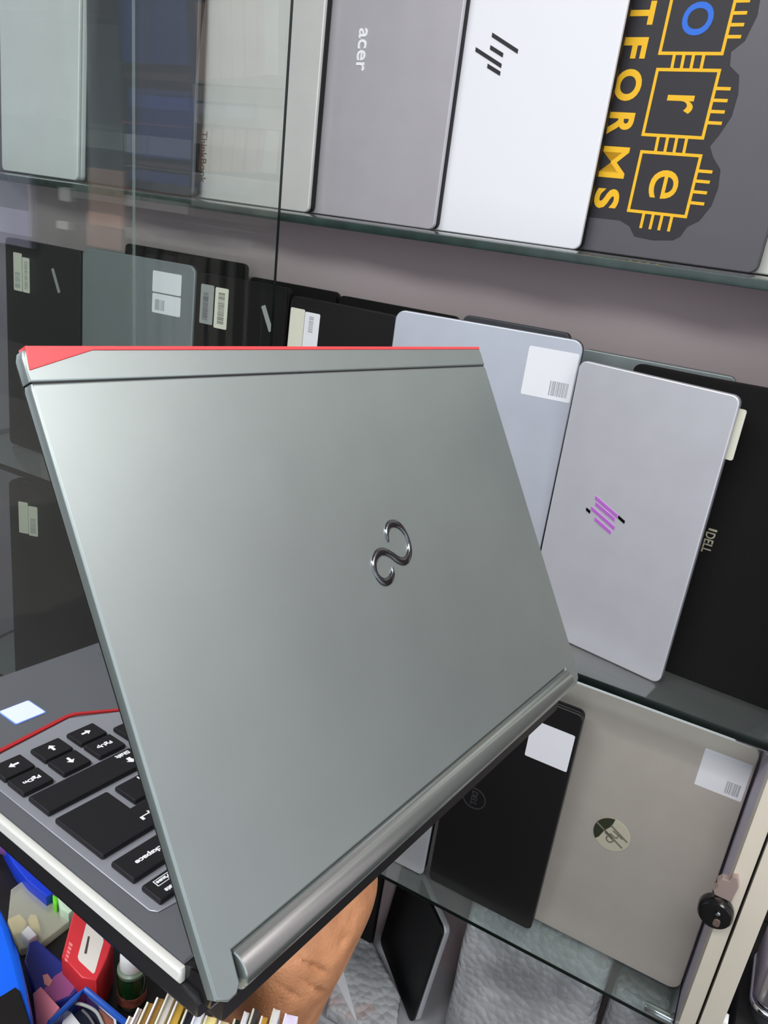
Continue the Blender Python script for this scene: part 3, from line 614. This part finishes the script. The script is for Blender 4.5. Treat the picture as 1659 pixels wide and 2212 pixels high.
def full(name, pxs, zt, m, label, cat_, bev=.001, group=None): return slab(name, pxs, zt, zt-CT-e, m, bev, label, cat_, group)
M_blue = mat('bright_blue', (18, 98, 232), .38, spec=.4)
bp_ = full('blue_pouch', [(-60, 1900), (2, 1958), (22, 2000), (40, 2060), (58, 2125), (70, 2185), (84, 2300), (-80, 2300)], -.400, M_blue, 'bright blue pouch with a black patch at the lower left picture corner', 'pouch', .004)
slab('black_patch', [(-40, 2175), (8, 2148), (33, 2132), (42, 2140), (80, 2260), (-40, 2260)], -.3985, .0012, M_blackm, .0003, parent=bp_)
fo = full('blue_folder', [(0, 1812), (20, 1830), (70, 1878), (118, 1926), (100, 1938), (60, 1905), (30, 1868)], -.455, mat('folder_blue', (24, 62, 205), .35), 'blue plastic folder with a painted purple reflection, under the right side of the open laptop', 'folder')
slab('purple_reflection', [(-20, 1770), (60, 1835), (125, 1915), (118, 1926), (70, 1878), (20, 1830), (-20, 1815)], -.452, .01, mat('reflection_purple', (128, 82, 165), .35), .0004, parent=fo)  # purple strip paints the colour reflected in the laptop's dark side
M_clear = mat('clear_film', (196, 196, 176), .15, alpha=.5, spec=.6)
n_ = slab('yellow_foam', [(17, 1985), (42, 1973), (58, 1990), (52, 2012), (30, 2018)], -.4640, .005, mat('pale_yellow', (232, 212, 140), .7), .0005, 'larger pale yellow foam piece inside the clear pouch', 'foam piece')
n_ = slab('yellow_foam', [(60, 1985), (65, 1974), (80, 1976), (88, 2008), (66, 2004)], -.4640, .005, MATS['pale_yellow'], .0005, 'smaller pale yellow foam piece inside the clear pouch', 'foam piece')
n_ = slab('white_block', [(45, 2014), (61, 1998), (80, 2018), (62, 2033)], -.4548, .0085, mat('white_plastic', (235, 238, 238), .4), .0008, 'tiny white block lying on the clear pouch', 'block')
po = slab('clear_pouch', [(23, 1921), (52, 1899), (95, 1935), (156, 1985), (85, 2040), (44, 2050), (16, 1990)], -.4630, .0065, M_clear, .001, 'clear plastic pouch with yellow foam inside, beside the bright blue pouch', 'pouch')
gc = full('green_cap', [(120, 1930), (128, 1924), (142, 1938), (162, 1962), (148, 1974), (130, 1962)], -.4565, mat('pale_green', (206, 234, 205), .4), 'pale and neon green bottle cap beside the red pack', 'cap', .003)
slab('green_rim', [(113, 1930), (120, 1924), (126, 1944), (122, 1956), (114, 1948)], -.4563, .012, mat('neon_green', (110, 225, 40), .45), .002, parent=gc)
rb = full('red_pack', [(160, 1964), (244, 2031), (232, 2068), (208, 2118), (176, 2112), (133, 2066)], -.434, mat('pack_red', (214, 52, 60), .4), 'small red pack with a white window label', 'pack', .0008)
slab('window_label', [(187, 1993), (190, 1992), (223, 2026), (224, 2034), (205, 2100), (201, 2103), (170, 2074), (168, 2066)], -.4337, .0006, mat('label_white', (226, 220, 212), .5), .0001, parent=rb)
slab('label_bar', [(190, 2022), (194, 2023), (187, 2060), (182, 2059)], -.4335, .0007, mat('bar_ink', (70, 60, 55), .6), 0, parent=rb)
for i in range(5): slab('pack_lettering', [(150-i*2.2, 2034+i*8.6), (157-i*2.6, 2040+i*8.6), (156-i*2.6, 2045+i*8.4), (148.5-i*2.2, 2040+i*8.4)], -.4337, .0005, mat('pack_pink', (240, 140, 140), .5), 0, parent=rb)
bo = onZ(285, 2066, -.432); r = empty('bottle', W(bo.x, bo.y, CT+e)); tag(r, 'little dark green bottle with a white cap, next to the red pack', 'bottle')
bm = bmesh.new(); add_lathe(bm, [(.0078, 0), (.0084, .001), (.0084, .021), (.0074, .0245), (.0068, .026)], 32); obj('bottle_body', bm, mat('bottle_green', (18, 46, 22), .12, spec=.6), r)
bm = bmesh.new(); add_lathe(bm, [(.0085, .004), (.00865, .0042), (.00865, .011), (.0085, .0112)], 32); obj('bottle_label', bm, mat('label_redgreen', (110, 60, 48), .5, noise=.6, nscale=300), r)
bm = bmesh.new(); add_lathe(bm, [(.0082, .0262), (.0085, .027), (.0085, .0290), (.0072, .0300)], 32); obj('neck_ring', bm, mat('ring_green', (110, 130, 112), .3), r)
bm = bmesh.new(); add_lathe(bm, [(.0068, .0302), (.0070, .0310), (.0068, .0395), (.0060, .0408)], 32); obj('bottle_cap', bm, MATS['white_plastic'], r)
tb = full('blue_tray', [(62, 2036), (80, 2029), (130, 2074), (182, 2124), (150, 2156), (106, 2172), (74, 2140), (52, 2075)], -.449, mat('tray_blue', (44, 58, 150), .25, spec=.5), 'small translucent dark blue tray with a mauve patch', 'tray')
slab('mauve_patch', [(118, 2108), (140, 2094), (168, 2124), (150, 2150), (108, 2168), (92, 2140)], -.4487, .0006, mat('patch_mauve', (160, 92, 150), .45), .0001, parent=tb)
slab('peach_spot', [(92, 2106), (103, 2103), (113, 2118), (106, 2131), (96, 2126)], -.4484, .0009, mat('patch_peach', (222, 160, 150), .5), .0002, parent=tb)
full('pink_note', [(71, 2146), (88, 2131), (129, 2176), (106, 2204), (108, 2240), (82, 2240)], -.436, mat('note_pink', (250, 150, 168), .7), 'pink paper note block beside the bright blue pouch', 'note block', .0003)
hp_ = [(108, 2204), (166, 2148), (184, 2132), (290, 2220), (300, 2300), (100, 2300)]
P = [onZ(*p, -.428) for p in hp_]; c = sum(P, V())/6; r = empty('cable_holder', W(c.x, c.y, CT+e)); tag(r, 'blue rimmed holder full of dark cables at the bottom picture edge', 'holder')
obj('holder_body', prism([((p.x-c.x)*.96, (p.y-c.y)*.96) for p in P], 0, .030, .001, 2), mat('holder_navy', (16, 20, 40), .5), r)
bm = bmesh.new(); add_tube(bm, [V((p.x-c.x, p.y-c.y, .0395)) for p in P+[P[0]]], .0017, 8, False); obj('holder_rim', bm, mat('rim_blue', (36, 84, 178), .3, spec=.6), r)
bm = bmesh.new()
for p, q_ in zip(P, P[1:]+[P[0]]):
    a, b = p-c, q_-c; t = (b-a).normalized(); s_ = V((-t.y, t.x, 0))*.0005
    add_prism(bm, [(a.x-s_.x, a.y-s_.y), (b.x-s_.x, b.y-s_.y), (b.x+s_.x, b.y+s_.y), (a.x+s_.x, a.y+s_.y)], .0, .0385)
obj('holder_wall', bm, mat('wall_blue', (36, 60, 130), .25, alpha=.6), r)
def cable(label, pxs, rad, m, z=-.436):
    bm = bmesh.new(); Q = [onZ(px, py, z+dz) for px, py, dz in pxs]; c = Q[0].copy()
    add_tube(bm, cat([tuple(q-c) for q in Q], 6), rad, 8); tag(obj('cable', bm, m, None, W(*c)), label, 'cable', 'cables in the holder')
cable('pale grey cable arching over the top of the blue rimmed holder', [(150, 2166, 0), (178, 2170, .003), (206, 2184, .004), (220, 2208, .002), (232, 2240, 0)], .0009, M_grey)
cable('thin dark grey cable below the pale one in the holder', [(178, 2182, 0), (192, 2196, .001), (204, 2216, .001), (212, 2240, 0)], .0007, mat('cable_grey', (96, 94, 96), .5), -.4362)
tag(slab('paper_slip', [(140, 2180), (152, 2184), (196, 2240), (128, 2240)], -.4375, .0012, M_paper, .0002), 'white paper slip sticking out of the blue rimmed holder', 'paper')
tag(slab('paper_slip', [(186, 2138), (196, 2146), (250, 2196), (256, 2240), (250, 2240), (245, 2200), (190, 2152)], -.4330, .0012, mat('slip_white', (212, 216, 222), .5), .0002), 'curved white slip along the inner rim of the holder', 'paper')
tag(slab('brown_card', [(213, 2176), (244, 2198), (250, 2240), (228, 2240)], -.4352, .0012, mat('card_brown', (140, 84, 66), .6), .0002), 'reddish brown card inside the blue rimmed holder', 'card')

# row of upright cards at the bottom edge, in front of the hand
ZC = -.318
d_ = (onZ(302, 2212, ZC)-onZ(323, 2165, ZC)).normalized(); e_ = V((-d_.y, d_.x, 0)); e_ = e_ if e_.x*RX.x+e_.y*RX.y > 0 else -e_
tr = onZ(430, 2230, ZC); 
bxl = onZ(262, 2235, ZC); bxr = onZ(655, 2235, ZC)
cb = empty('card_stand', W(tr.x, tr.y, CT+e)); tag(cb, 'black stand carrying the row of cards, hidden under the laptop corner', 'stand')
cols = [((226, 205, 206), 'pinkish white card, leftmost of the row of cards'), ((214, 196, 196), 'pale pink card second from the left in the row of cards'), ((178, 138, 74), 'brown gold card third from the left in the row of cards'), ((170, 130, 70), 'brown gold card next to the light grey card'), ((208, 204, 194), 'light grey card left of the bright gold card'), ((222, 182, 78), 'bright gold card just left of the laptop corner'), ((40, 40, 52), 'black card between the bright gold card and the bluish white card'), ((232, 238, 250), 'bluish white card below the laptop corner'), ((246, 232, 160), 'pale yellow card below the laptop corner'), ((212, 198, 160), 'beige card under the laptop corner'), ((44, 52, 44), 'dark green card right of the laptop corner'), ((232, 234, 236), 'thin white card right of the dark green card'), ((62, 66, 66), 'dark grey card in front of the hand'), ((214, 170, 70), 'gold card in front of the hand'), ((222, 224, 226), 'wide pale grey card in front of the hand'), ((226, 220, 244), 'lavender white card, rightmost of the row of cards')]
xs = [284, 303, 325, 347, 371, 395, 414, 433, 457, 485, 512, 534, 553, 572, 598, 630]
tops = [2196, 2178, 2166, 2156, 2148, 2156, 2172, 2184, 2196, 2206, 2202, 2186, 2180, 2196, 2180, 2192]
wd = [.0036, .0036, .0044, .0044, .0044, .0046, .0030, .0042, .0050, .0052, .0048, .0030, .0040, .0034, .0062, .0056]
lo = 1e9; pos = []
pe = [onZ(x, ty, ZC).dot(e_) for x, ty in zip(xs, tops)]
for i, ((rgb, lab), x, ty, w) in enumerate(zip(cols, xs, tops, wd)):
    w = min([w]+[.92*(abs(pe[j]-pe[i])-abs(wd[j]-wd[i])*.25) for j in (i-1, i+1) if 0 <= j < len(pe)])
    p = onZ(x, ty, ZC); tilt = random.uniform(-.03, .03)
    k = empty('card', W(p.x, p.y, ZC-.045) @ Matrix(((e_.x, d_.x, 0, 0), (e_.y, d_.y, 0, 0), (0, 0, 1, 0), (0, 0, 0, 1)))); tag(k, lab, 'card', 'cards in the row')
    mm = mat('card_%d_%d_%d' % rgb, rgb, .35, .25 if rgb[2] < 100 and rgb[0] > 150 else 0.)
    obj('card_body', box(-w/2, 0, 0, w/2, .085, .045, .0003), mm, k)
    obj('card_sheet', box(-w/2+.0002, .001, .0452, -w/2+.0009, .084, .0466), M_paper if i % 2 else M_cpaper, k)
    pos.append((p-tr).dot(e_))
lo, hi = min(pos)-.006, max(pos)+.006
Mst = Matrix(((e_.x, d_.x, 0, 0), (e_.y, d_.y, 0, 0), (0, 0, 1, 0), (0, 0, 0, 1)))
bm = bmesh.new(); add_box(bm, lo, .012, 0, hi, .075, ZC-.0452-CT-e, .001, Mst); obj('stand_block', bm, M_blackm, cb)

# ------------------------------------------------------------------ right edge: dark cupboard and a silver appliance
cu = empty('cupboard', W(.45, .95, -1.45)); tag(cu, 'dark brown cupboard right of the cream upright', 'cupboard')
M_dk = mat('dark_brown', (70, 58, 56), .6, noise=.1, nscale=30)
obj('upper_body', box(-.31, .02, .6205, .45, .06, 2.05, .002), M_dk, cu)  # upper part raised out of view to darken the open lid's reflection
obj('lower_body', box(-.31, -.20, 0, .45, .06, .605, .003), M_gap, cu)
obj('cupboard_top', box(-.31, -.21, .6055, .45, .06, .620, .002), M_gap, cu)
zt = -1.45+.620
r = empty('silver_appliance', W(.216, .84, zt+.0005)); tag(r, 'rounded silver appliance with a bright lower edge, on the dark cupboard', 'appliance')
M_app = mat('appliance_silver', (176, 172, 178), .22, .75)
obj('body', prism(rrect(-.068, -.045, .07, .05, .02, 8), .030, .088, .010, 4), M_app, r)
obj('lower_band', prism(rrect(-.069, -.046, .071, .051, .02, 8), .022, .0295, .002, 3), M_chrome, r)
obj('foot_ring', prism(rrect(-.062, -.040, .064, .045, .02, 8), 0, .0215, .002, 2), mat('dark_grey', (58, 58, 62), .4), r)
obj('front_recess', prism(rrect(-.030, .004, .05, .030, .008, 6), 0, .0012, .0004, 2, Matrix.Translation((0, -.0445, .048)) @ FACE), M_gap, r)
obj('pink_bar', prism(rrect(-.030, -.006, .05, .004, .004, 6), 0, .0022, .0006, 2, Matrix.Translation((0, -.0445, .052)) @ FACE), mat('pinkish', (226, 196, 192), .35), r)
obj('knob', prism(circ(-.045, .0, .012, 24), .0885, .1, .002, 2), M_blackg, r)
obj('white_plug', box(-.010, -.007, 0, .010, .007, .012, .002), MATS['white_plastic'], None, W(onZ(1541, 2203, zt).x+.004, onZ(1541, 2203, zt).y, zt+.0005)); tag(bpy.data.objects['white_plug'], 'small white plug on the dark cupboard top, beside the cream upright', 'plug')

# ------------------------------------------------------------------ daylight from the street, camera, output
sun = bpy.data.lights.new('sun', 'SUN'); sun.energy = 5.0; sun.angle = .02; sun.color = (1, .97, .92)
so = bpy.data.objects.new('sun', sun); C.objects.link(so); so.rotation_euler = V((0.25, -.5, -.85)).to_track_quat('-Z', 'Y').to_euler()
wd_ = bpy.data.worlds.new('sky'); bpy.context.scene.world = wd_; wd_.use_nodes = True
wd_.node_tree.nodes['Background'].inputs['Color'].default_value = (.86, .92, 1, 1); wd_.node_tree.nodes['Background'].inputs['Strength'].default_value = 1.3
cam = bpy.data.cameras.new('camera'); co = bpy.data.objects.new('camera', cam); C.objects.link(co)
cam.sensor_fit = 'VERTICAL'; cam.sensor_height = 36.0; cam.lens = FPX/2212*36.0; cam.clip_start = .02; cam.clip_end = 60
co.matrix_world = Matrix(((RX.x, -DN.x, -FW.x, 0), (RX.y, -DN.y, -FW.y, 0), (RX.z, -DN.z, -FW.z, ZO), (0, 0, 0, 1)))
sc = bpy.context.scene; sc.camera = co
sc.view_settings.view_transform = 'Standard'; sc.view_settings.look = 'None'; sc.view_settings.gamma = 1; sc.view_settings.use_curve_mapping = False
sc.view_settings.exposure = 0.0
sc.cycles.max_bounces = 10; sc.cycles.transparent_max_bounces = 24; sc.cycles.caustics_reflective = False; sc.cycles.caustics_refractive = False
sc.cycles.use_denoising = True
